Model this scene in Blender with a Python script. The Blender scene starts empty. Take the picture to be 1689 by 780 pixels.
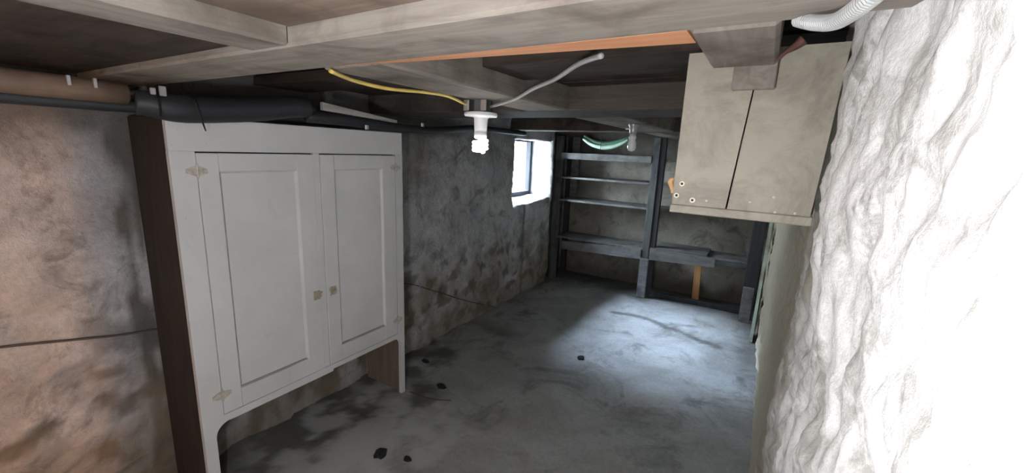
import bpy, bmesh, math, random
import numpy as np
from mathutils import Vector, noise, Matrix

# ------------------------------------------------------------------ camera
scene = bpy.context.scene
col = scene.collection
F, PP = 686.0, (844.5, 390.0)                       # focal length in pixels of the 1689 x 780 frame
def _ray(p):
    v = np.array([p[0]-PP[0], p[1]-PP[1], F]); return v/np.linalg.norm(v)
_Y = _ray((1270, 265)); _D = _ray((705, 3700)); _D = _D-_Y*(_D@_Y); _D /= np.linalg.norm(_D)
RM = np.array([np.cross(_Y, -_D), _Y, -_D])         # world = RM @ (right, down, forward)
CAM = np.array([0, 0, 1.5])
cd = bpy.data.cameras.new('camera'); cam = bpy.data.objects.new('camera', cd); col.objects.link(cam)
cd.sensor_width = 36; cd.lens = F/1689*36; cd.clip_start = 0.01
m = Matrix.Identity(4)
for i in range(3):
    m[i][0] = RM[i][0]; m[i][1] = -RM[i][1]; m[i][2] = -RM[i][2]; m[i][3] = CAM[i]
cam.matrix_world = m
scene.camera = cam
def onz(p, z): d = RM@_ray(p); return Vector(CAM+(z-CAM[2])/d[2]*d)
def onx(p, x): d = RM@_ray(p); return Vector(CAM+(x-CAM[0])/d[0]*d)
def ony(p, y): d = RM@_ray(p); return Vector(CAM+(y-CAM[1])/d[1]*d)

# ------------------------------------------------------------------ sky, exposure
SKY = 70.0
LAMP = 800.0
WARM = 2900.0
SUN = 300.0
w = bpy.data.worlds.new('overcast_sky'); scene.world = w; w.use_nodes = True
bg = w.node_tree.nodes['Background']; bg.inputs[0].default_value = (0.80, 0.90, 1.0, 1); bg.inputs[1].default_value = SKY
vs = scene.view_settings
vs.view_transform = 'Standard'; vs.look = 'None'; vs.exposure = 0.0; vs.gamma = 1.0; vs.use_curve_mapping = False
sl = bpy.data.lights.new('hazy_sun', 'SUN'); sl.energy = SUN; sl.angle = math.radians(54); sl.color = (.60, .73, 1.0)
so = bpy.data.objects.new('hazy_sun', sl); col.objects.link(so)
so.rotation_euler = Vector((1.0, -.24, -1.42)).to_track_quat('-Z', 'Y').to_euler()
pl = bpy.data.lights.new('window_portal', 'AREA'); pl.shape = 'RECTANGLE'; pl.size = 0.66; pl.size_y = 0.80
pl.cycles.is_portal = True
po = bpy.data.objects.new('window_portal', pl); col.objects.link(po)
po.location = (-2.37, 3.83, 1.32); po.rotation_euler = (0, -math.pi/2, 0)

# ------------------------------------------------------------------ materials
def lin(c):
    return tuple(((v/255)/12.92 if v/255 <= .04045 else ((v/255+.055)/1.055)**2.4) for v in c)+(1,)
def newmat(name, rough=.8, spec=.3, metal=0):
    mt = bpy.data.materials.new(name); mt.use_nodes = True
    n = mt.node_tree; b = n.nodes['Principled BSDF']
    b.inputs['Roughness'].default_value = rough; b.inputs['Metallic'].default_value = metal
    b.inputs['Specular IOR Level'].default_value = spec
    return mt, n, b
def nd(n, t, **k):
    x = n.nodes.new(t)
    for a, v in k.items(): setattr(x, a, v)
    return x
def coords(n, scale=(1, 1, 1), world=False):
    if world:
        src = nd(n, 'ShaderNodeNewGeometry').outputs['Position']
    else:
        src = nd(n, 'ShaderNodeTexCoord').outputs['Object']
    mp = nd(n, 'ShaderNodeMapping'); mp.inputs['Scale'].default_value = scale
    n.links.new(src, mp.inputs['Vector']); return mp.outputs['Vector']
def noisetex(n, vec, scale, detail=6, rough=.6, dist=0):
    t = nd(n, 'ShaderNodeTexNoise'); t.inputs['Scale'].default_value = scale; t.inputs['Detail'].default_value = detail
    t.inputs['Roughness'].default_value = rough; t.inputs['Distortion'].default_value = dist
    n.links.new(vec, t.inputs['Vector']); return t.outputs['Fac']
def ramp(n, fac, stops):
    r = nd(n, 'ShaderNodeValToRGB'); e = r.color_ramp.elements
    while len(e) < len(stops): e.new(.5)
    for x, (p, c) in zip(e, stops):
        x.position = p; x.color = c if len(c) == 4 else lin(c)
    n.links.new(fac, r.inputs['Fac']); return r.outputs['Color']
def mix(n, fac, a, b, mode='MIX'):
    x = nd(n, 'ShaderNodeMix', data_type='RGBA', blend_type=mode)
    for s, v in ((x.inputs[0], fac), (x.inputs[6], a), (x.inputs[7], b)):
        if hasattr(v, 'is_linked'): n.links.new(v, s)
        else: s.default_value = v
    return x.outputs[2]
def bump(n, b, h, strength=.3, dist=.01):
    x = nd(n, 'ShaderNodeBump'); x.inputs['Strength'].default_value = strength; x.inputs['Distance'].default_value = dist
    n.links.new(h, x.inputs['Height']); n.links.new(x.outputs['Normal'], b.inputs['Normal'])
BW = [(0, (0, 0, 0, 1)), (1, (1, 1, 1, 1))]
def plaster(name, light, mid, dark, brown, rough=.95, mscale=2.2, dscale=5.0, bs=.5):
    mt, n, b = newmat(name, rough, .15)
    v = coords(n, world=True)
    c = ramp(n, noisetex(n, v, mscale, 8, .65, .4), [(.32, mid), (.62, light)])
    d = ramp(n, noisetex(n, v, dscale, 7, .7, .8), [(.52, (0, 0, 0, 1)), (.66, (1, 1, 1, 1))])
    c = mix(n, d, c, mix(n, .6, c, lin(dark)))
    br = ramp(n, noisetex(n, v, 1.7, 6, .6, .6), [(.50, (0, 0, 0, 1)), (.72, (1, 1, 1, 1))])
    c = mix(n, br, c, mix(n, .45, c, lin(brown)))
    g = ramp(n, noisetex(n, v, 45, 4, .7), [(.25, (.7, .7, .7, 1)), (.6, (1, 1, 1, 1))])
    c = mix(n, .7, c, g, 'MULTIPLY')
    at = nd(n, 'ShaderNodeAttribute'); at.attribute_name = 'stain_shade'
    sep = nd(n, 'ShaderNodeSeparateColor'); n.links.new(at.outputs['Color'], sep.inputs[0])
    c = mix(n, sep.outputs[0], c, lin(dark)); c = mix(n, sep.outputs[1], c, lin(light)); c = mix(n, sep.outputs[2], c, lin(brown))
    n.links.new(c, b.inputs['Base Color'])
    bump(n, b, noisetex(n, v, 26, 8, .7), bs, .02)
    return mt
def wood(name, c1, c2, axis='Z', rough=.75, dirt=None, bs=.15, world=True, grain=14):
    mt, n, b = newmat(name, rough, .25)
    s = {'X': (.08, 1, 1), 'Y': (1, .08, 1), 'Z': (1, 1, .08)}[axis]
    v = coords(n, tuple(k*grain for k in s), world)
    g = noisetex(n, v, 3.0, 8, .65, .6)
    c = ramp(n, g, [(.3, c1), (.7, c2)])
    v2 = coords(n, (1, 1, 1), world)
    if dirt:
        d = ramp(n, noisetex(n, v2, 6, 6, .6, .5), [(.48, (0, 0, 0, 1)), (.70, (1, 1, 1, 1))])
        c = mix(n, d, c, lin(dirt))
    n.links.new(c, b.inputs['Base Color'])
    bump(n, b, g, bs, .004)
    return mt
def plain(name, c, rough=.6, metal=0, var=.12, scale=20, spec=.4, bs=.08):
    mt, n, b = newmat(name, rough, spec, metal)
    v = coords(n, world=True); t = noisetex(n, v, scale, 6, .6)
    a = tuple(x*(1-var) for x in lin(c)[:3])+(1,); e = tuple(min(1, x*(1+var)) for x in lin(c)[:3])+(1,)
    n.links.new(ramp(n, t, [(.3, a), (.7, e)]), b.inputs['Base Color'])
    bump(n, b, t, bs, .004)
    return mt
def emit(name, c, s):
    mt, n, b = newmat(name, .4)
    b.inputs['Base Color'].default_value = lin(c); b.inputs['Emission Color'].default_value = lin(c); b.inputs['Emission Strength'].default_value = s
    return mt

M = {}
M['wall'] = plaster('whitewashed_plaster', (206, 206, 208), (156, 156, 157), (84, 82, 78), (124, 109, 90), bs=.95)
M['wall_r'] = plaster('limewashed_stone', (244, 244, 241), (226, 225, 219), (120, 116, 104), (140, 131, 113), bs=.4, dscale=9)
M['wall_b'] = plaster('dirty_block_plaster', (172, 170, 163), (128, 125, 118), (62, 60, 56), (116, 107, 92))
M['floor'] = plaster('stained_concrete', (158, 159, 158), (122, 122, 119), (64, 62, 59), (120, 113, 101), rough=.8, mscale=1.6, dscale=2.6, bs=.18)
M['ground'] = plaster('outside_ground', (150, 150, 140), (120, 122, 110), (90, 95, 70), (120, 110, 90))
def paint(name, c, grime, wear, gs=11, th=.60):
    mt, n, b = newmat(name, .55, .35)
    v = coords(n, world=True)
    k = ramp(n, noisetex(n, v, 4, 7, .6, .3), [(.3, tuple(int(x*.95) for x in c)), (.65, c)])
    d = ramp(n, noisetex(n, v, gs, 7, .75, .6), [(th, (0, 0, 0, 1)), (th+.2, (1, 1, 1, 1))])
    k = mix(n, d, k, mix(n, wear, k, lin(grime)))
    sp = ramp(n, noisetex(n, v, 90, 3, .6), [(.70, (0, 0, 0, 1)), (.76, (1, 1, 1, 1))])
    k = mix(n, sp, k, mix(n, .5, k, lin(grime)))
    n.links.new(k, b.inputs['Base Color'])
    bump(n, b, noisetex(n, v, 60, 5, .6), .12, .003)
    return mt
M['white'] = paint('old_white_paint', (200, 200, 198), (120, 114, 102), .3)
M['beige'] = paint('dirty_beige_paint', (152, 146, 131), (98, 88, 77), .6, 5.5, .46)
M['darkwood'] = wood('dark_stained_wood', (38, 34, 30), (58, 52, 46), 'Z')
M['inwood'] = wood('raw_inner_wood', (96, 84, 70), (120, 106, 90), 'Z')
M['joist'] = wood('greyed_joist_wood', (108, 101, 93), (138, 131, 122), 'Y', dirt=(92, 84, 76))
M['girder'] = wood('greyed_girder_wood', (122, 114, 105), (156, 148, 138), 'X', dirt=(104, 95, 86))
M['oldbeam'] = wood('dark_old_beam', (66, 60, 54), (92, 85, 78), 'X', dirt=(52, 46, 42))
M['deck'] = wood('dark_floorboards', (44, 37, 31), (74, 63, 54), 'X', dirt=(34, 29, 25), bs=.3)
M['brownboard'] = wood('brown_ceiling_board', (100, 86, 75), (128, 112, 99), 'X', dirt=(84, 71, 61))
M['fresh'] = wood('bare_orange_wood', (188, 128, 90), (218, 160, 120), 'X')
M['propwood'] = wood('new_timber', (206, 150, 98), (226, 176, 124), 'Z')
M['shelf'] = wood('grey_shelf_wood', (92, 92, 92), (126, 126, 126), 'X', dirt=(74, 73, 71))
M['post'] = wood('grey_post_wood', (70, 71, 72), (102, 104, 105), 'Z', dirt=(56, 56, 55))
M['darkpost'] = wood('dark_post_wood', (40, 40, 42), (62, 62, 64), 'Z')
M['green'] = wood('peeling_green_paint', (196, 226, 216), (222, 240, 232), 'Z', dirt=(170, 170, 150))
M['browngal'] = plain('dull_brown_pipe', (106, 86, 71), .65, .0, .15)
M['foam'] = plain('black_foam', (36, 37, 40), .55, 0, .2)
M['blackpipe'] = plain('black_iron', (46, 48, 50), .55, .0, .2)
M['lath'] = wood('pale_lath', (120, 118, 114), (160, 158, 152), 'Y')
M['zip'] = plain('black_plastic', (14, 14, 15), .4)
M['silver'] = plain('galvanised_steel', (200, 200, 204), .35, .7)
M['conduit'] = plain('grey_metal_conduit', (158, 160, 157), .5, .2)
M['yellow'] = plain('yellow_cable_sheath', (214, 186, 100), .5)
M['greyc'] = plain('grey_cable_sheath', (150, 150, 148), .5)
M['porcelain'] = plain('white_porcelain', (238, 238, 238), .25, 0, .03)
M['boxmetal'] = plain('dark_steel_box', (70, 70, 70), .5, .4)
M['glass_off'] = plain('frosted_bulb_glass', (244, 248, 248), .2, 0, .03)
M['hose'] = plain('pale_green_plastic', (196, 224, 208), .35, 0, .08)
M['hosedark'] = plain('green_plastic_inside', (92, 128, 108), .4, 0, .1)
M['hinge'] = plain('tarnished_brass', (176, 169, 157), .5, .1, .3, 80)
M['latch'] = plain('worn_brass_latch', (168, 158, 142), .45, .2, .25, 80)
M['dirt'] = plain('black_lump', (24, 23, 22), .9, 0, .3)
M['stone'] = plain('grey_rubble', (122, 118, 110), .95, 0, .25)
M['cablek'] = plain('dark_cable', (70, 66, 61), .6)
M['rust'] = plain('rusty_iron', (78, 50, 42), .8, 0, .3, 60)
M['hole'] = plain('screw_hole_dark', (50, 44, 38), .9)
M['ring'] = plain('bare_ring', (226, 216, 196), .8)
M['orangewood'] = plain('orange_knob_wood', (196, 156, 110), .6, 0, .15)
M['frame'] = wood('grey_window_frame', (34, 36, 40), (52, 54, 60), 'Z')
M['lampglow'] = emit('added_bulb_glow', (250, 250, 255), LAMP)
M['warmglow'] = emit('added_warm_bulb_glow', (255, 186, 122), WARM)
M['cfl'] = emit('lit_spiral_tube', (255, 255, 255), 30.0)
gm = bpy.data.materials.new('window_glass'); gm.use_nodes = True; n = gm.node_tree; n.nodes.clear()
out = nd(n, 'ShaderNodeOutputMaterial'); ms = nd(n, 'ShaderNodeMixShader'); tr = nd(n, 'ShaderNodeBsdfTransparent'); gl = nd(n, 'ShaderNodeBsdfGlossy')
tr.inputs[0].default_value = (.95, .97, .97, 1); gl.inputs['Roughness'].default_value = .05; ms.inputs[0].default_value = .05
n.links.new(tr.outputs[0], ms.inputs[1]); n.links.new(gl.outputs[0], ms.inputs[2]); n.links.new(ms.outputs[0], out.inputs[0])
M['glass'] = gm

# ------------------------------------------------------------------ helpers
def obj(name, verts, faces, mat, parent=None, smooth=False):
    me = bpy.data.meshes.new(name)
    off = Vector(parent['_base']) if parent is not None and '_base' in parent else Vector((0, 0, 0))
    me.from_pydata([tuple(Vector(v)-off) for v in verts], [], faces); me.materials.append(M[mat])
    me.validate(); me.update()
    if smooth:
        for p in me.polygons: p.use_smooth = True
    o = bpy.data.objects.new(name, me); col.objects.link(o)
    if parent is not None:
        o.parent = parent
        if '_base' in parent: o['_base'] = parent['_base']
    return o
def thing(name, label, cat, base, group=None):
    o = bpy.data.objects.new(name, None); col.objects.link(o); o.empty_display_size = .05
    o.location = base; o['_base'] = tuple(base); o['label'] = label; o['category'] = cat
    if group: o['group'] = group
    return o
def tag(o, label, cat, group=None):
    o['label'] = label; o['category'] = cat
    if group: o['group'] = group
    return o
def struct(o, label, cat):
    o['kind'] = 'structure'; o['label'] = label; o['category'] = cat; return o
class MB:
    def __init__(s): s.v, s.f = [], []
    def add(s, v, f):
        k = len(s.v); s.v += [tuple(x) for x in v]; s.f += [tuple(i+k for i in q) for q in f]; return s
    def box(s, a, b, bev=.003):
        (x0, y0, z0), (x1, y1, z1) = [min(p, q) for p, q in zip(a, b)], [max(p, q) for p, q in zip(a, b)]
        bm = bmesh.new(); bmesh.ops.create_cube(bm, size=1)
        for v in bm.verts: v.co = Vector(((x0+x1)/2+v.co.x*(x1-x0), (y0+y1)/2+v.co.y*(y1-y0), (z0+z1)/2+v.co.z*(z1-z0)))
        if bev:
            bmesh.ops.bevel(bm, geom=bm.edges[:], offset=min(bev, .3*min(x1-x0, y1-y0, z1-z0)), segments=1, affect='EDGES')
        bm.verts.index_update()
        s.add([v.co for v in bm.verts], [[v.index for v in f.verts] for f in bm.faces]); bm.free(); return s
    def hexa(s, p):  # eight corners: bottom four then top four
        return s.add(p, [(3, 2, 1, 0), (4, 5, 6, 7), (0, 1, 5, 4), (1, 2, 6, 5), (2, 3, 7, 6), (3, 0, 4, 7)])
    def lathe(s, c, prof, seg=20, axis=Vector((0, 0, 1))):
        c = Vector(c); q = Vector((0, 0, 1)).rotation_difference(axis)
        vs_, fs = [], []
        for r, h in prof:
            for k in range(seg):
                a = 2*math.pi*k/seg; vs_.append(c+q@Vector((r*math.cos(a), r*math.sin(a), h)))
        for i in range(len(prof)-1):
            for k in range(seg):
                fs.append((i*seg+k, i*seg+(k+1) % seg, (i+1)*seg+(k+1) % seg, (i+1)*seg+k))
        fs.append(tuple(range(seg))[::-1]); fs.append(tuple((len(prof)-1)*seg+k for k in range(seg)))
        return s.add(vs_, fs)
    def tube(s, pts, r, seg=10, sub=6, ripple=None):
        P = [Vector(p) for p in pts]
        rr = r if isinstance(r, (list, tuple)) else [r]*len(P)
        if sub > 1 and len(P) > 2:
            Q, R2 = [], []
            for i in range(len(P)-1):
                p0, p1, p2, p3 = P[max(i-1, 0)], P[i], P[i+1], P[min(i+2, len(P)-1)]
                for k in range(sub):
                    t = k/sub
                    Q.append(.5*((2*p1)+(p2-p0)*t+(2*p0-5*p1+4*p2-p3)*t*t+(3*p1-p0-3*p2+p3)*t**3)); R2.append(rr[i]*(1-t)+rr[i+1]*t)
            Q.append(P[-1]); R2.append(rr[-1]); P, rr = Q, R2
        vs_, fs = [], []; up = None
        for i, p in enumerate(P):
            t = (P[min(i+1, len(P)-1)]-P[max(i-1, 0)]).normalized()
            if up is None: up = Vector((0, 0, 1)) if abs(t.z) < .9 else Vector((1, 0, 0))
            a = t.cross(up).normalized(); b = a.cross(t).normalized(); up = b
            q = rr[i]*(1 if not ripple else (1+ripple*(1 if i % 4 < 2 else -1)))
            for k in range(seg):
                g = 2*math.pi*k/seg; vs_.append(p+a*math.cos(g)*q+b*math.sin(g)*q)
        for i in range(len(P)-1):
            for k in range(seg):
                fs.append((i*seg+k, i*seg+(k+1) % seg, (i+1)*seg+(k+1) % seg, (i+1)*seg+k))
        fs.append(tuple(range(seg))[::-1]); fs.append(tuple((len(P)-1)*seg+k for k in range(seg)))
        return s.add(vs_, fs)
    def build(s, name, mat, parent=None, smooth=False): return obj(name, s.v, s.f, mat, parent, smooth)
def bx(name, a, b, mat, parent=None, bev=.003): return MB().box(a, b, bev).build(name, mat, parent)
def fbm(p, s, o=4): return noise.fractal(Vector(p)*s, 1.0, 2.0, o)      # about -1..1
def stain_shade(o, fn):  # per-vertex tint: holds stains and, on the right wall, painted shade
    at = o.data.color_attributes.new('stain_shade', 'FLOAT_COLOR', 'POINT')
    for i, v in enumerate(o.data.vertices): at.data[i].color = (*fn(v.co), 1)
def sm(a, b, x):
    t = max(0, min(1, (x-a)/(b-a))); return t*t*(3-2*t)

# ------------------------------------------------------------------ floor
Y0, Y1 = -2.2, 4.85
def grid(nu, nv, fn):
    v = [fn(i/nu, j/nv) for j in range(nv+1) for i in range(nu+1)]
    f = [(j*(nu+1)+i, j*(nu+1)+i+1, (j+1)*(nu+1)+i+1, (j+1)*(nu+1)+i) for j in range(nv) for i in range(nu)]
    return v, f
def ffn(u, v):
    x = -2.45+u*2.75; y = Y0-.1+v*(Y1-Y0+.2); return (x, y, .006*fbm((x, y, 0), 2.2)+.003*fbm((x, y, 3), 9)-.004)
v, f = grid(110, 260, ffn)
fl = obj('floor', v, f, 'floor', None, True)
struct(fl, 'rough stained grey concrete basement floor', 'floor')
CR = [(-1.08, 3.80), (-.93, 3.84), (-.75, 3.83), (-.6, 3.75), (-.45, 3.71), (-.3, 3.63), (-.16, 3.58)]
def fstain_tone(c):
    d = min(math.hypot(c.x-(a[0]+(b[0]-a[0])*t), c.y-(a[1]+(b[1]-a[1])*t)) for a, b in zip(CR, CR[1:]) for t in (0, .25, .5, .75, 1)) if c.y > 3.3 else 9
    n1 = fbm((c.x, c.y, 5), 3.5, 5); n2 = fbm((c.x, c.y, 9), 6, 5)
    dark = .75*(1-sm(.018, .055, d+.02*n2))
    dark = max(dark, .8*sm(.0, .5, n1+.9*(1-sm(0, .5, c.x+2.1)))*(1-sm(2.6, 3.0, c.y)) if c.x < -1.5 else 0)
    dark = max(dark, .75*sm(4.25, 4.6, c.y+.12*n1))  # floor darker toward the far shelving
    dark = max(dark, .6*sm(-.12, .1, c.x+.08*n2)*sm(3.0, 3.5, c.y))  # and darker along the far right edge
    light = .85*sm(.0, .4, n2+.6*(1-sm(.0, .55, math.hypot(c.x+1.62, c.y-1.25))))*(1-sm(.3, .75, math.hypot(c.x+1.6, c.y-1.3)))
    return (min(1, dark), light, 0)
stain_shade(fl, fstain_tone)

# ------------------------------------------------------------------ left wall with the deep window recess
WY0, WY1, WZ0, WZ1 = 3.46, 4.22, .96, 1.62
def lx(y, z):
    p = (0, y, z); low = 1+.9*(1-sm(.45, .7, z+.12*(y-2)))
    x = -2.085+low*(.016*fbm(p, 2.5)+.012*fbm(p, 7)+.006*fbm(p, 19, 3))
    x += .03*sm(3.70, 3.74, y)*sm(.02, .14, z)
    x -= .22*sm(4.27, 4.33, y)
    return x
DY, DZ = .02, .02
ny, nz = int(round((Y1+.1-Y0+.1)/DY)), int(round(1.90/DZ))
ys = [Y0-.1+i*DY for i in range(ny+1)]; zs = [-.03+j*DZ for j in range(nz+1)]
iy0 = min(range(ny+1), key=lambda i: abs(ys[i]-WY0)); iy1 = min(range(ny+1), key=lambda i: abs(ys[i]-WY1))
jz0 = min(range(nz+1), key=lambda j: abs(zs[j]-WZ0)); jz1 = min(range(nz+1), key=lambda j: abs(zs[j]-WZ1))
V, Fc = [], []
idx = {}
for j, z in enumerate(zs):
    for i, y in enumerate(ys):
        yy, zz = y, z
        if i in (iy0, iy1) and jz0 <= j <= jz1: yy += .012*fbm((1, y, z), 14, 3)
        if j in (jz0, jz1) and iy0 <= i <= iy1: zz += .012*fbm((1, y, z), 14, 3)+(.045*(y-WY0)/(WY1-WY0) if j == jz0 else 0)
        idx[i, j] = len(V); V.append((lx(y, z), yy, zz))
for j in range(nz):
    for i in range(ny):
        if iy0 <= i < iy1 and jz0 <= j < jz1: continue
        Fc.append((idx[i, j], idx[i+1, j], idx[i+1, j+1], idx[i, j+1]))
loop = [(i, jz0) for i in range(iy0, iy1)]+[(iy1, j) for j in range(jz0, jz1)]+[(i, jz1) for i in range(iy1, iy0, -1)]+[(iy0, j) for j in range(jz1, jz0, -1)]
prev = [idx[q] for q in loop]; N = 9
OW = (3.47, 4.20, 1.03, 1.61)
for k in range(1, N+1):
    t = k/N; ring = []
    for (i, j), a in zip(loop, [idx[q] for q in loop]):
        s = Vector(V[a]); ty = OW[0]+(i-iy0)/(iy1-iy0)*(OW[1]-OW[0]); tz = OW[2]+(j-jz0)/(jz1-jz0)*(OW[3]-OW[2])
        e = Vector((-2.45, ty, tz)); p = s.lerp(e, t); q = .010*(1-t*.5)
        p += Vector((0, q*fbm(p, 12, 3), q*fbm(p+Vector((7, 0, 0)), 12, 3)))
        ring.append(len(V)); V.append(tuple(p))
    for a in range(len(ring)):
        b = (a+1) % len(ring); Fc.append((prev[a], prev[b], ring[b], ring[a]))
    prev = ring
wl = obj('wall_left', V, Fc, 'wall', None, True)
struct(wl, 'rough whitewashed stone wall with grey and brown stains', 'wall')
def lstain_tone(c):
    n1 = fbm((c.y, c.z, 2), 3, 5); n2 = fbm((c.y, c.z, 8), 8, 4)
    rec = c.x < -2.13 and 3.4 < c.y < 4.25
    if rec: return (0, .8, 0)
    dark = .55*sm(1.35, 1.6, c.z+.16*n1)*(1-sm(1.9, 2.6, c.y)*.5)  # wall darkens toward its top
    dark = max(dark, .9*sm(1.53, 1.60, c.z+.03*n1)*(1-sm(2.4, 3.0, c.y)))  # stronger dark band just under the ceiling, fading out before the window
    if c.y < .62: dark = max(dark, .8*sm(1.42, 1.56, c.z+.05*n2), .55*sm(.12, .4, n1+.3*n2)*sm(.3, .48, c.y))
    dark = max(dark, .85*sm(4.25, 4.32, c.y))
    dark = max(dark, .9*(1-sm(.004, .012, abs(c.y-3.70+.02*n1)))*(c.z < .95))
    if .55 < c.y < 1.75: dark = max(dark, .9*sm(-.1, .25, fbm((c.y*3, c.z*.6, 1), 3, 3)))  # darker streaks behind and below the cupboard
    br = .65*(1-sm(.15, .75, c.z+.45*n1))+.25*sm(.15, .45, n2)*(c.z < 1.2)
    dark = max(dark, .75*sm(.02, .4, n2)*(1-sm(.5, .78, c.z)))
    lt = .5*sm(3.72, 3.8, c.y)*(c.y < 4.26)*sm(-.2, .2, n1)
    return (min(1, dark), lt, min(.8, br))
stain_shade(wl, lstain_tone)

# window in the recess
wf = MB()
fx0, fx1 = -2.36, -2.30
fy0, fy1, fz0, fz1 = OW[0]-.01, OW[1]+.01, OW[2]-.02, OW[3]+.02
wn = MB().box((fx0, fy0, fz0), (fx1, fy0+.045, fz1)).box((fx0, fy1-.045, fz0), (fx1, fy1, fz1)).box((fx0, fy0+.045, fz0), (fx1, fy1-.045, fz0+.045)).box((fx0, fy0+.045, fz1-.04), (fx1, fy1-.045, fz1)).build('window_1', 'frame')
struct(wn, 'small basement window in a deep white recess', 'window')
bx('pane', (-2.334, fy0+.04, fz0+.04), (-2.330, fy1-.04, fz1-.035), 'glass', wn, 0)
# ground outside at grade
v, f = grid(30, 30, lambda u, q: (-9+u*6.45, .0+q*8, .86+.02*fbm((u*6, q*8, 0), 2)))
g = obj('ground', v, f, 'ground', None, True); g['kind'] = 'structure'; g['label'] = 'bright ground outside the basement window'; g['category'] = 'ground'

# ------------------------------------------------------------------ right wall, far wall, wall behind the camera
def rx(y, z):
    p = (3, y, z)
    r = 1-abs(fbm((3, y*1.3+z*.8, z*.55-y*.3), 5, 4))*2
    x = .128-.016*r-.012*fbm(p, 3)-.006*fbm(p, 22, 3)
    x += .015*sm(1.2, 2.1, y)*(1-sm(3.2, 3.8, y))
    x -= .026*sm(.62, .86, y)*(1-sm(.945, .985, y))*sm(1.1, 1.4, z)
    return x
def rfn(u, v):
    y = (Y0-.1)+u*(Y1-Y0+.2) if False else None
ry = [Y0-.1+i*.04 for i in range(54)]; ry = [y for y in ry if y < -.1]
y = -.1
while y < 1.6: ry.append(y); y += .008
while y < Y1+.1: ry.append(y); y += .02
rz = [-.03+j*.0125 for j in range(int(1.9/.0125)+1)]
V = [(rx(y, z), y, z) for z in rz for y in ry]; k = len(ry)
Fc = [(j*k+i, j*k+i+1, (j+1)*k+i+1, (j+1)*k+i) for j in range(len(rz)-1) for i in range(k-1)]
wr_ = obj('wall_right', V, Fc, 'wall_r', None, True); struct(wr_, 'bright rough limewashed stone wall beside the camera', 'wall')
def rstain_shade(c):
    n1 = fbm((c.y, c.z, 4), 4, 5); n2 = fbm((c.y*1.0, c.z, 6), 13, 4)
    br = .95*sm(.95, 1.5, c.y+.25*n1-.25*(1-c.z)); dk = .45*sm(.25, .55, n2)*sm(.5, .9, c.y)  # br paints the shade of the less lit far end in brown; dk is blotches
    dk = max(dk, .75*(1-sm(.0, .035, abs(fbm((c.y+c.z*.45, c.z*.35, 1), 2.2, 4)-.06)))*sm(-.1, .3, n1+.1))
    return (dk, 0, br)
stain_shade(wr_, rstain_shade)
v, f = grid(120, 90, lambda u, q: (-2.5+u*2.8, 4.86-.014*fbm((u*2.8, 0, q*1.9), 4)-.006*fbm((u*2.8, 1, q*1.9), 14), -.03+q*1.9))
wb = obj('wall_back', v, f, 'wall_b', None, True); struct(wb, 'dim dirty plastered wall behind the shelves', 'wall')
stain_shade(wb, lambda c: (.7*(1-sm(.05, .3, c.z+.1*fbm((c.x, c.z, 0), 4)))+.5*sm(1.4, 1.6, c.z), 0, .3))
v, f = grid(60, 40, lambda u, q: (-2.5+u*2.8, Y0+.01*fbm((u*2.8, 0, q*1.9), 4), -.03+q*1.9))
o = obj('wall_front', v, f, 'wall_b', None, True); struct(o, 'plastered end wall behind the camera', 'wall')
o = bx('wall_added_partition', (-1.20, -.62, -.02), (.16, -.52, 1.83), 'wall', None, .01); struct(o, 'unseen partition wall added behind the camera to edge the warm light', 'wall')  # added out of view; its end cuts the warm bulb's light to an edge

# ------------------------------------------------------------------ ceiling: slab, boards, girders and joists
JZ = 1.68
DK = 1.785
ce = bx('ceiling', (-2.75, Y0-.2, DK+.022), (.45, Y1+.25, DK+.12), 'deck', None, 0)
struct(ce, 'low dark timber ceiling of joists and floorboards', 'ceiling')
random.seed(4)
y = Y0-.05
while y < Y1:
    wd = random.choice((.13, .15, .18)); dz = random.uniform(-.004, .006)
    bx('floorboard', (-2.3, y, DK+dz), (.2, y+wd-.008, DK+.024), 'deck', ce, .002); y += wd
def beam(name, a, b, mat): return bx(name, a, b, mat, ce, .006)
beam('girder', (-2.12, .51, JZ), (.16, .69, DK), 'girder')
MB().hexa([(-.90, .69, JZ+.001), (-.13, .69, JZ+.001), (-.13, .775, JZ+.003), (-.90, .702, JZ+.003), (-.90, .69, DK), (-.13, .69, DK), (-.13, .775, DK), (-.90, .702, DK)]).build('bare_strip', 'fresh', ce)
MB().hexa([(-.90, .702, JZ+.012), (-.13, .775, JZ+.012), (-.13, .82, JZ+.02), (-.90, .76, JZ+.02), (-.90, .702, DK), (-.13, .775, DK), (-.13, .82, DK), (-.90, .76, DK)]).build('ledger', 'joist', ce)
beam('joist', (-.955, Y0, JZ), (-.825, .51, DK), 'joist')
beam('joist', (-1.0, .70, JZ), (-.79, 1.76, DK), 'joist')
beam('joist', (-.130, .70, JZ), (-.013, .985, DK), 'joist')
beam('girder', (-2.12, 1.76, JZ), (.16, 2.12, DK), 'oldbeam')
beam('joist', (-.92, 2.12, JZ), (-.64, 3.35, DK), 'joist')
beam('girder', (-2.2, 3.35, JZ), (.16, 3.55, DK), 'oldbeam')
beam('joist', (-.92, 3.55, JZ), (-.78, Y1, DK), 'joist')
bx('ceiling_board', (-2.2, Y0, 1.698), (-.955, .51, 1.72), 'deck', ce, .001)
bx('ceiling_board', (-.825, Y0, 1.714), (.16, .51, 1.735), 'brownboard', ce, .001)
bx('deck_cleat', (-2.1, 1.10, 1.745), (-.13, 1.36, DK), 'deck', ce, .004)

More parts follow.
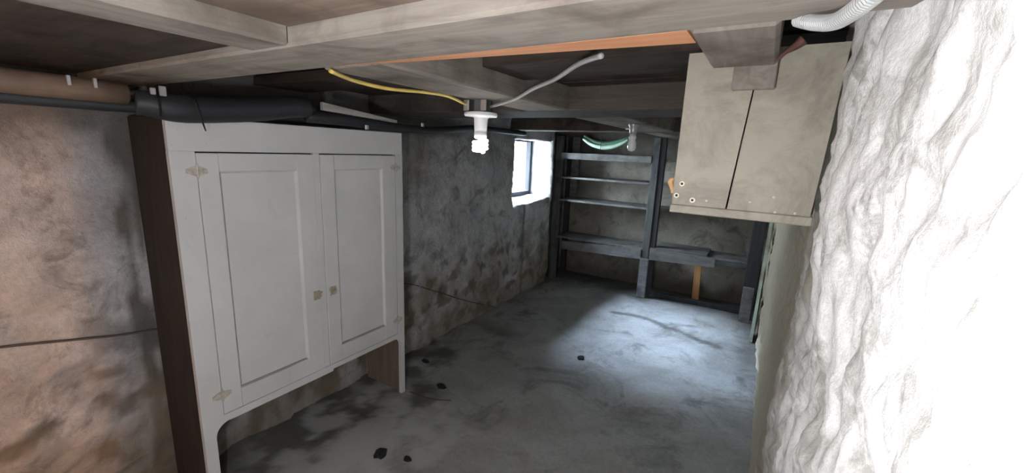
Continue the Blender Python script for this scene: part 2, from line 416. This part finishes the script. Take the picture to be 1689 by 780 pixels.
# ------------------------------------------------------------------ white cabinet against the left wall
FX_ = -1.764
CX0, CX1, CY0, CY1, CT = -2.06, -1.74, .62, 1.685, 1.565
cb = thing('storage_cabinet', 'tall white painted two-door cupboard with dark stained side', 'cabinet', ((CX0+CX1)/2, (CY0+CY1)/2, 0))
bx('side_panel', (CX0, CY0, 0), (CX1-.022, CY0+.022, CT), 'darkwood', cb)['label'] = 'dark stained side panel'
bx('side_panel', (CX0, CY1-.02, 0), (CX1-.022, CY1, CT), 'inwood', cb)
bx('top_panel', (CX0, CY0+.022, CT-.022), (FX_, CY1-.02, CT-.002), 'inwood', cb)
bx('bottom_shelf', (CX0, CY0+.022, .40), (CX1-.024, CY1-.02, .42), 'inwood', cb)
bx('back_panel', (CX0, CY0+.022, .42), (CX0+.012, CY1-.02, CT), 'inwood', cb)
# face frame: outline with rounded brackets over the feet
def poly(name, pts, x0, x1, mat, parent):
    k = len(pts); V = [(x0, a, b) for a, b in pts]+[(x1, a, b) for a, b in pts]
    Fx = [tuple(range(k))[::-1], tuple(range(k, 2*k))]+[(i, (i+1) % k, (i+1) % k+k, i+k) for i in range(k)]
    bm = bmesh.new(); vv = [bm.verts.new(p) for p in V]
    for q in Fx: bm.faces.new([vv[i] for i in q])
    bmesh.ops.recalc_face_normals(bm, faces=bm.faces[:])
    bmesh.ops.triangulate(bm, faces=[f_ for f_ in bm.faces if len(f_.verts) > 4])
    bm.verts.index_update()
    o = obj(name, [v_.co for v_ in bm.verts], [[v_.index for v_ in f_.verts] for f_ in bm.faces], mat, parent); bm.free(); return o
FX = CX1-.022
DL0, DL1, DR0, DR1, DZ0, DZ1 = .699, 1.150, 1.184, 1.632, .405, 1.449
def arc(cy, cz, r, a0, a1, k=7): return [(cy+r*math.cos(math.radians(a0+(a1-a0)*i/k)), cz+r*math.sin(math.radians(a0+(a1-a0)*i/k))) for i in range(k+1)]
r = .055
pts = [(CY0, 0), (CY0+.042, 0), (CY0+.042, .375-r)]+arc(CY0+.042+r, .375-r, r, 180, 90)[1:]+[(DL0+.02, .375), (DL0, DZ0), (DL0, .55), (CY0, .55)]
poly('face_stile', [(CY0, 0), (CY0+.042, 0), (CY0+.042, .372-r)]+arc(CY0+.042+r, .372-r, r, 180, 90)[1:]+[(DL0+.018, .372), (DL0+.018, DZ0-.003), (DL0-.003, DZ0-.003), (DL0-.003, DZ1), (CY0, DZ1)], FX, CX1, 'white', cb)
poly('face_stile', [(CY1, 0), (CY1, DZ1), (DR1+.003, DZ1), (DR1+.003, DZ0-.003), (DR1-.075, DZ0-.003), (DR1-.075, .376)]+arc(CY1-.028-r, .376-r, r, 90, 0)+[(CY1-.028, 0)], FX, CX1, 'white', cb)
bx('top_rail', (FX, CY0, DZ1), (CX1, CY1, CT), 'white', cb, .002)
poly('bottom_rail', [(DL0+.018, .370), (1.196, .366), (1.198, .378), (DR1-.075, .376), (DR1-.075, DZ0-.003), (DL0+.018, DZ0-.003)], FX, CX1, 'white', cb)
bx('centre_stile', (FX, DL1+.002, DZ0), (CX1-.003, DR0-.002, DZ1), 'white', cb, .001)
def door(y0, y1, py0, py1, hinge_y, s, ly):
    z0, z1, pz0, pz1 = DZ0, DZ1-.005, .487, 1.377
    dm = MB().box((FX+.001, y0, z0), (CX1+.001, py0, z1), .002).box((FX+.001, py1, z0), (CX1+.001, y1, z1), .002)
    dm.box((FX+.001, py0, z0), (CX1+.0008, py1, pz0), .001).box((FX+.001, py0, pz1), (CX1+.0008, py1, z1), .001)
    # bevelled inner lip of the frame
    A = [(py0, pz0), (py1, pz0), (py1, pz1), (py0, pz1)]; k = .009
    B = [(py0+k, pz0+k), (py1-k, pz0+k), (py1-k, pz1-k), (py0+k, pz1-k)]
    dm.add([(CX1, a, b) for a, b in A]+[(CX1-.011, a, b) for a, b in B], [(i, (i+1) % 4, (i+1) % 4+4, i+4) for i in range(1, 4)])
    d = dm.build('door', 'white', cb)
    bx('panel', (FX+.002, py0, pz0+.007), (CX1-.010, py1, pz1), 'white', d, 0)
    for hz in (1.380, .492):
        # butterfly hinge: two leaves with a knuckle between
        hm = MB()
        for q in (-1, 1):
            hm.hexa([(CX1+.001, hinge_y+q*.004, hz-.018), (CX1+.001, hinge_y+q*.034, hz-.007), (CX1+.001, hinge_y+q*.034, hz+.007), (CX1+.001, hinge_y+q*.004, hz+.018),
                     (CX1+.004, hinge_y+q*.004, hz-.018), (CX1+.003, hinge_y+q*.034, hz-.007), (CX1+.003, hinge_y+q*.034, hz+.007), (CX1+.004, hinge_y+q*.004, hz+.018)])
        hm.lathe((CX1+.004, hinge_y, hz-.026), [(.004, 0), (.004, .052)], 8)
        hm.build('hinge', 'hinge', d)
    lz = .792
    lm = MB().box((CX1+.001, ly-.017, lz-.024), (CX1+.005, ly+.017, lz+.020), .002).lathe((CX1+.005, ly+s*.003, lz), [(.008, 0), (.008, .012), (.011, .014), (.009, .020)], 10, Vector((1, 0, 0)))
    lm.box((CX1+.008, ly-.006, lz+.006), (CX1+.013, ly+.026*s, lz+.014), .001)
    lm.build('latch', 'latch', d)
door(DL0, DL1, .769, 1.071, DL0-.002, 1, 1.128)
door(DR0, DR1, 1.255, 1.543, DR1+.002, -1, 1.215)

# ------------------------------------------------------------------ pipes along the left wall
t = thing('drain_pipe', 'dull brown pipe under the ceiling beside the whitewashed wall', 'pipe', (-1.75, -.45, 1.595))
MB().tube([(-1.75, -2.1, 1.632), (-1.75, -.3, 1.63), (-1.748, .532, 1.622)], .033, 16, 4).build('pipe_run', 'browngal', t, True)
for yy in (.40, .455): MB().box((-1.722, yy-.004, 1.628), (-1.710, yy+.004, 1.655), .001).build('clip', 'silver', t)
t = thing('insulated_pipe', 'thick black foam-wrapped pipe sagging across the cupboard top', 'pipe', (-1.68, .52, 1.55))
MB().tube([(-1.70, .537, 1.596), (-1.69, .58, 1.594), (-1.685, .66, 1.588), (-1.685, .86, 1.606), (-1.685, 1.02, 1.632), (-1.685, 1.10, 1.636)], [.036, .041, .045, .044, .042, .040], 18, 5).build('foam_sleeve', 'foam', t, True)
MB().tube([(-1.685, 1.095, 1.600), (-1.685, 1.25, 1.603), (-1.685, 1.40, 1.600), (-1.685, 1.66, 1.590), (-1.72, 1.95, 1.597), (-1.83, 2.5, 1.640), (-1.9, 3.1, 1.648), (-1.93, 3.36, 1.650)], [.022, .026, .027, .022, .022, .022, .022, .022], 14, 5).build('thin_sleeve', 'foam', t, True)
for (px, py) in ((605, 210), (697, 206)):
    p = onx((px, py), -1.655); MB().box((p.x-.004, p.y-.010, p.z-.010), (p.x+.004, p.y+.010, p.z+.010), .002).build('clip', 'silver', t)
p = onx((320, 175), -1.64)
MB().tube([(-1.68, .665, 1.634), (-1.645, .672, 1.625), (-1.636, .678, 1.592), (-1.640, .690, 1.545), (-1.642, .697, 1.520)], [.004, .004, .004, .003, .002], 6, 4).build('cable_tie', 'zip', t)
MB().tube([(-1.69, .575, 1.636), (-1.653, .578, 1.622), (-1.646, .580, 1.594), (-1.655, .581, 1.560)], .004, 6, 4).build('cable_tie', 'zip', t)
MB().box((-1.652, .560, 1.622), (-1.644, .574, 1.642), .002).box((-1.650, .582, 1.620), (-1.640, .600, 1.650), .002).build('clip', 'silver', t)
o = MB().tube([(-1.9, -2.1, 1.600), (-1.9, .0, 1.592), (-1.9, .6, 1.592), (-1.9, 1.7, 1.606)], .020, 12, 4).build('iron_pipe', 'blackpipe', None, True)
tag(o, 'thin black iron pipe between brown pipe and wall', 'pipe')
a, b = onx((520, 178), -1.66), onx((650, 203), -1.66)
MB_ = MB().hexa([(-1.654, a.y+.02, 1.632), (-1.638, a.y+.02, 1.632), (-1.638, b.y, 1.610), (-1.654, b.y, 1.610), (-1.654, a.y+.02, 1.664), (-1.638, a.y+.02, 1.664), (-1.638, b.y, 1.622), (-1.654, b.y, 1.622)])
tag(MB_.build('wooden_lath', 'lath'), 'pale wooden lath wedged on the thin black pipe', 'lath')

# cable sagging along the left wall behind the cupboard
pts = []
for yy, zz in [(-.4, .88), (.0, .83), (.21, .796), (.41, .752), (.61, .715), (1.1, .66), (1.6, .61), (2.02, .545), (2.3, .42), (2.6, .27), (2.9, .13), (3.18, .012)]:
    pts.append((max(lx(yy+e, zz) for e in (-.06, -.03, 0, .03, .06))+.007, yy, zz))
tag(MB().tube(pts, .0045, 6, 4).build('wall_cable', 'cablek', None, True), 'thin dark cable sagging along the whitewashed wall', 'cable')

# ------------------------------------------------------------------ light fixtures and cables
fxp = Vector((-.985, 1.37, JZ))
t = thing('ceiling_light', 'white lampholder with a lit spiral bulb under a joist', 'light', fxp)
MB().lathe(fxp-Vector((0, 0, .044)), [(.045, 0), (.045, .044)], 8).build('junction_box', 'boxmetal', t)
for q in (-.035, .045): MB().box(fxp+Vector((q-.012, -.052, -.04)), fxp+Vector((q+.012, -.044, 0)), .002).build('clamp', 'silver', t)
MB().lathe(fxp-Vector((0, 0, .118)), [(.024, 0), (.026, .03), (.027, .052), (.034, .058), (.062, .060), (.066, .066), (.064, .074), (.03, .078)], 28).build('lampholder', 'porcelain', t, True)
sb = MB().lathe(fxp-Vector((0, 0, .142)), [(.018, 0), (.025, .004), (.025, .026), (.02, .03)], 20).build('bulb_base', 'porcelain', t, True)
hel = [fxp+Vector((.026*math.cos(a)*k, .026*math.sin(a)*k, -.148-.046*q)) for q, a, k in [(i/64, i/64*6.4*math.pi, 1 if i < 56 else 1-(i-56)/12) for i in range(65)]]
MB().tube(hel, .0060, 8, 1).build('spiral_tube', 'cfl', t, True)
b2 = Vector((-.71, 2.52, JZ))
t = thing('bare_bulb', 'unlit white bulb in a small socket before the shelves', 'light', b2)
MB().lathe(b2-Vector((0, 0, .062)), [(.018, 0), (.022, .02), (.024, .045), (.030, .05), (.030, .062)], 16).build('socket', 'silver', t, True)
MB().lathe(b2-Vector((0, 0, .160)), [(.008, 0), (.020, .006), (.026, .022), (.024, .050), (.018, .068), (.022, .080), (.018, .098)], 18).build('bulb_glass', 'glass_off', t, True)
MB().tube([b2+Vector((-.02, 0, -.03)), b2+Vector((-.045, -.005, -.032))], .005, 8, 1).build('switch_key', 'porcelain', t)

yc = [onz((545, 117), 1.672)]+[onx((px, py), -1.012) for px, py in ((585, 133), (640, 146), (700, 152), (740, 159), (776, 170))]
yc[-1] = fxp+Vector((-.04, -.03, -.02))
tag(MB().tube(yc, .0055, 8, 6).build('yellow_cable', 'yellow', None, True), 'yellow electric cable sagging from girder to the lit bulb', 'cable')
gc = [fxp+Vector((.045, .0, -.022))]+[ony(p, yv) for p, yv in (((850, 163), 1.27), ((880, 146), 1.16), ((915, 131), 1.06), ((950, 108), .95), ((975, 97), .88), ((992, 92), .83))]
tag(MB().tube(gc, .006, 8, 6).build('grey_cable', 'greyc', None, True), 'grey electric cable running up from the lit bulb', 'cable')
fc = [ony((1318, 32), .69), ony((1345, 37), .66), ony((1375, 36), .62), ony((1405, 20), .56), ony((1440, -8), .50), ony((1490, -50), .45)]
for p in fc: p.x = min(p.x, .088)
tag(MB().tube(fc, .0085, 12, 36, .11).build('flexible_conduit', 'conduit', None, False), 'pale ribbed flexible conduit hanging beside the bright wall', 'conduit')
pr = [ony((1325, 66), .93), ony((1312, 76), .93), ony((1296, 86), .93), ony((1283, 98), .93)]
tag(MB().tube(pr, [.010, .007, .004, .003], 8, 4).build('rusty_hook', 'rust', None, True), 'dark rusty iron hook above the hanging cupboard', 'hook')

# ------------------------------------------------------------------ hanging cupboard of two beige boards
PY = 1.0
def pp_(x, y): q = ony((x, y), PY); return q
hc = thing('hanging_cupboard', 'beige painted board cupboard hanging from the ceiling by bright wall', 'cupboard', (-.05, PY+.1, 1.38))
def board(pts, y0, y1, name, mat='beige'):
    k = len(pts); m_ = MB(); m_.hexa([(pts[0][0], y0, pts[0][1]), (pts[1][0], y0, pts[1][1]), (pts[1][0], y1, pts[1][1]), (pts[0][0], y1, pts[0][1]),
        (pts[3][0], y0, pts[3][1]), (pts[2][0], y0, pts[2][1]), (pts[2][0], y1, pts[2][1]), (pts[3][0], y1, pts[3][1])]); return m_.build(name, mat, hc)
zb = 1.395; zt = 1.716
xl, xs0, xs1, xr = -.178, -.068, -.043, .088
board([(xl, zb), (xs0, zb), (xs1-.0005, zt), (xl, zt)], PY, PY+.018, 'front_board')
board([(xs0+.0035, zb), (xr-.005, zb), (xr+.008, zt), (xs1+.002, zt)], PY, PY+.018, 'front_board')
bx('bottom_board', (xl-.003, PY-.004, 1.376), (xr, PY+.22, zb), 'beige', hc, .002)
bx('side_board', (xl, PY+.018, zb), (xl+.018, PY+.22, zt), 'beige', hc)
bx('side_board', (xr-.018, PY+.018, zb), (xr, PY+.22, zt), 'beige', hc)
bx('back_board', (xl+.018, PY+.205, zb), (xr-.018, PY+.22, zt), 'inwood', hc)
for px, py in ((1125, 303), (1116, 322), (1142, 330)):
    q = pp_(px, py); MB().lathe((q.x, PY-.0001, q.z), [(.0062, 0), (.0055, .0018)], 14, Vector((0, -1, 0))).build('screw_cup', 'ring', hc); MB().lathe((q.x, PY-.0012, q.z), [(.003, 0), (.0028, .0018)], 10, Vector((0, -1, 0))).build('screw_hole', 'hole', hc)
for px, py in ((1165, 331), (1237, 333), (1278, 350), (1311, 352), (1276, 325)):
    q = pp_(px, py); MB().lathe((q.x, PY-.0001, q.z), [(.0028, 0), (.0025, .001)], 8, Vector((0, -1, 0))).build('nail_head', 'hinge', hc)
q0, q1 = pp_(1207, 146), pp_(1284, 106)
bx('cleat', (q0.x, PY-.015, 1.637), (q1.x, PY, 1.70), 'joist', hc, .002)
kn = pp_(1103, 302)
MB().tube([(xl-.002, PY+.012, kn.z-.022), (xl-.006, PY+.010, kn.z-.008), (xl-.010, PY+.008, kn.z+.004), (xl-.004, PY+.01, kn.z+.010)], [.004, .005, .0065, .005], 8, 4).build('turn_catch', 'orangewood', hc, True)

# ------------------------------------------------------------------ shelving at the far end
sy0, sy1 = 4.42, 4.78
sh = thing('wall_shelving', 'dusty grey wooden shelving with two bays against the far wall', 'shelving', (-1.0, 4.6, 0))
bx('post', (-2.10, sy0-.02, 0), (-2.03, sy0+.05, JZ), 'post', sh)
bx('post', (-1.035, sy0-.03, .0), (-.945, sy0+.02, .43), 'shelf', sh)
bx('post', (-1.025, sy0-.01, .43), (-.955, sy0+.04, JZ), 'post', sh)
bx('back_post', (-.955, sy0+.0, .02), (-.90, sy0+.06, JZ), 'darkpost', sh)
bx('post', (-.05, sy0-.03, 0), (.06, sy0+.03, JZ), 'darkpost', sh)
bx('back_post', (-2.10, sy1-.06, 0), (-2.04, sy1, JZ), 'darkpost', sh)
bx('side_strip', (-2.02, sy1-.10, .95), (-1.93, sy1-.06, JZ), 'shelf', sh)
for z in (1.438, 1.205, .945):
    bx('shelf_board', (-2.03, sy0, z), (-1.025, sy1, z+.022), 'shelf', sh)
bx('shelf_rail', (-2.03, sy0-.018, 1.425), (-1.025, sy0, 1.495), 'shelf', sh)
bx('shelf_board', (-.955, sy0+.06, .945), (-.05, sy1, .967), 'shelf', sh)
bx('shelf_board', (-2.03, sy0+.002, .510), (-1.026, sy1, .530), 'shelf', sh)
bx('shelf_board', (-.90, sy0+.01, .545), (-.40, sy1, .565), 'shelf', sh)
bx('shelf_board', (-.42, sy0+.02, .525), (-.05, sy1, .545), 'shelf', sh)
MB().hexa([(-1.95, sy0-.022, .385), (-1.035, sy0-.022, .415), (-1.035, sy0, .415), (-1.95, sy0, .385), (-1.95, sy0-.022, .480), (-1.035, sy0-.022, .524), (-1.035, sy0, .524), (-1.95, sy0, .480)]).build('shelf_rail', 'shelf', sh)
MB().hexa([(-.945, sy0-.022, .425), (-.32, sy0-.022, .455), (-.32, sy0+.008, .455), (-.945, sy0+.008, .425), (-.945, sy0-.022, .555), (-.32, sy0-.022, .545), (-.32, sy0+.008, .545), (-.945, sy0+.008, .555)]).build('shelf_rail', 'shelf', sh)
bx('shelf_rail', (-.32, sy0, .48), (-.05, sy0+.018, .525), 'post', sh)
bx('sill_plate', (-.90, sy0+.10, 0), (-.05, sy0+.15, .045), 'darkpost', sh)
tag(MB().hexa([(-.515, 4.70, 0), (-.450, 4.70, 0), (-.450, 4.735, 0), (-.515, 4.735, 0), (-.530, 4.70, .505), (-.465, 4.70, .505), (-.465, 4.735, .505), (-.530, 4.735, .505)]).build('timber_prop', 'propwood'), 'new orange-brown timber prop under the lower shelf', 'prop')
tag(bx('short_board', (-.045, 4.30, 0), (.045, 4.335, .34), 'shelf'), 'short blue-grey board standing before the corner post', 'board')
tag(MB().hexa([(.062, 3.85, 0), (.085, 3.85, 0), (.088, 4.05, 0), (.066, 4.05, 0), (.070, 3.85, 1.66), (.094, 3.85, 1.66), (.096, 4.05, 1.66), (.074, 4.05, 1.66)]).build('green_plank', 'green'), 'tall pale green plank with peeling paint against the wall', 'plank')
# sagging pale hose under the last girder
hp = [ony(p, 4.34) for p in ((962, 229), (975, 238), (992, 243), (1010, 242), (1025, 237), (1036, 231))]
hs = thing('sagging_hose', 'pale green plastic hose sagging under the ceiling before the shelves', 'hose', (-1.5, 4.34, 1.55))
MB().tube(hp, [.012, .018, .022, .022, .018, .012], 12, 6).build('hose_body', 'hose', hs, True)
MB().tube([p+Vector((0, .03, .035)) for p in hp], [.012, .022, .026, .026, .022, .012], 12, 6).build('hose_back', 'hosedark', hs, True)
MB().tube([(hp[2].x, 4.315, JZ), (hp[2].x, 4.312, hp[2].z-.022)], .003, 6, 1).build('hose_tie', 'zip', hs)

# ------------------------------------------------------------------ debris on the floor
def lump(name, p, r, mat, seed, flat=.6):
    bm = bmesh.new(); bmesh.ops.create_icosphere(bm, subdivisions=2, radius=1)
    for v_ in bm.verts:
        k = 1+.35*noise.noise(v_.co*1.6+Vector((seed, 0, 0)))+.15*noise.noise(v_.co*4+Vector((0, seed, 0)))
        v_.co = Vector((v_.co.x*r*k, v_.co.y*r*k*(.8+.3*math.sin(seed)), max(-.35, v_.co.z)*r*k*flat))
    bm.verts.index_update(); zmin = min(v_.co.z for v_ in bm.verts)
    o = obj(name, [v_.co for v_ in bm.verts], [[v_.index for v_ in f_.verts] for f_ in bm.faces], mat); bm.free()
    o.location = (p[0], p[1], p[2]-zmin); return o
def fz(x, y): return .006*fbm((x, y, 0), 2.2)+.003*fbm((x, y, 3), 9)-.004
for i, (px, r_, lb) in enumerate([((627, 749), .032, 'larger black lump on the floor before the white cupboard'), ((672, 757), .022, 'smaller black lump beside the larger one before the cupboard'),
        ((728, 638), .034, 'flat black lump on the floor past the cupboard foot'), ((958, 590), .028, 'lone black lump at the edge of the window light'), ((702, 597), .030, 'black crumb on the floor close to the whitewashed wall')]):
    q = onz(px, 0); tag(lump('coal_lump', (q.x, q.y, fz(q.x, q.y)-.003), r_, 'dirt', i*2.3+1, .55), lb, 'lump', 'black lumps on the floor')
tw = [onz(p, .004) for p in ((676, 646), (700, 655), (722, 659), (744, 660))]
tag(MB().tube(tw, [.004, .0035, .003, .002], 6, 4).build('twig', 'cablek', None, True), 'thin dark twig lying by the cupboard foot', 'twig')
random.seed(9)
for i, (px, py, r_) in enumerate(((896, 470, .04), (906, 466, .035), (915, 468, .028), (922, 466, .025), (902, 481, .03), (912, 478, .02), (926, 474, .018), (893, 484, .018))):
    q = onz((px, py), 0); q.x = max(q.x, -1.98)
    tag(lump('rubble_stone', (q.x, q.y, fz(q.x, q.y)-.004), r_, 'stone', i*1.7+.4, .7), 'grey rubble stone on the floor below the window', 'stone', 'rubble below the window')

# ------------------------------------------------------------------ unseen bulbs added behind the camera to light the room
def added_pendant(p, top, glow, label, r):
    p = Vector(p); t_ = thing('added_bulb', label, 'light', (p.x, p.y, top))
    MB().tube([(p.x, p.y, top), (p.x, p.y, p.z+.10)], .004, 8, 1).build('cord', 'cablek', t_)
    MB().lathe(p+Vector((0, 0, .045)), [(.018, 0), (.020, .03), (.012, .055)], 14).build('socket', 'porcelain', t_, True)
    MB().lathe(p, [(.004, -r), (.6*r, -.8*r), (.9*r, -.4*r), (r, 0), (.85*r, .5*r), (.6*r, .9*r), (.45*r, 1.25*r)], 14).build('bulb_glass', glow, t_, True)
added_pendant((-.22, -.10, 1.30), 1.714, 'lampglow', 'unseen bright bulb on a cord, added to light the near wall and room', .036)
added_pendant((-.38, -1.60, 1.45), 1.714, 'warmglow', 'unseen warm bulb on a cord, added for the warm patch on the left wall', .034)
for o in list(bpy.data.objects):
    if '_base' in o: del o['_base']
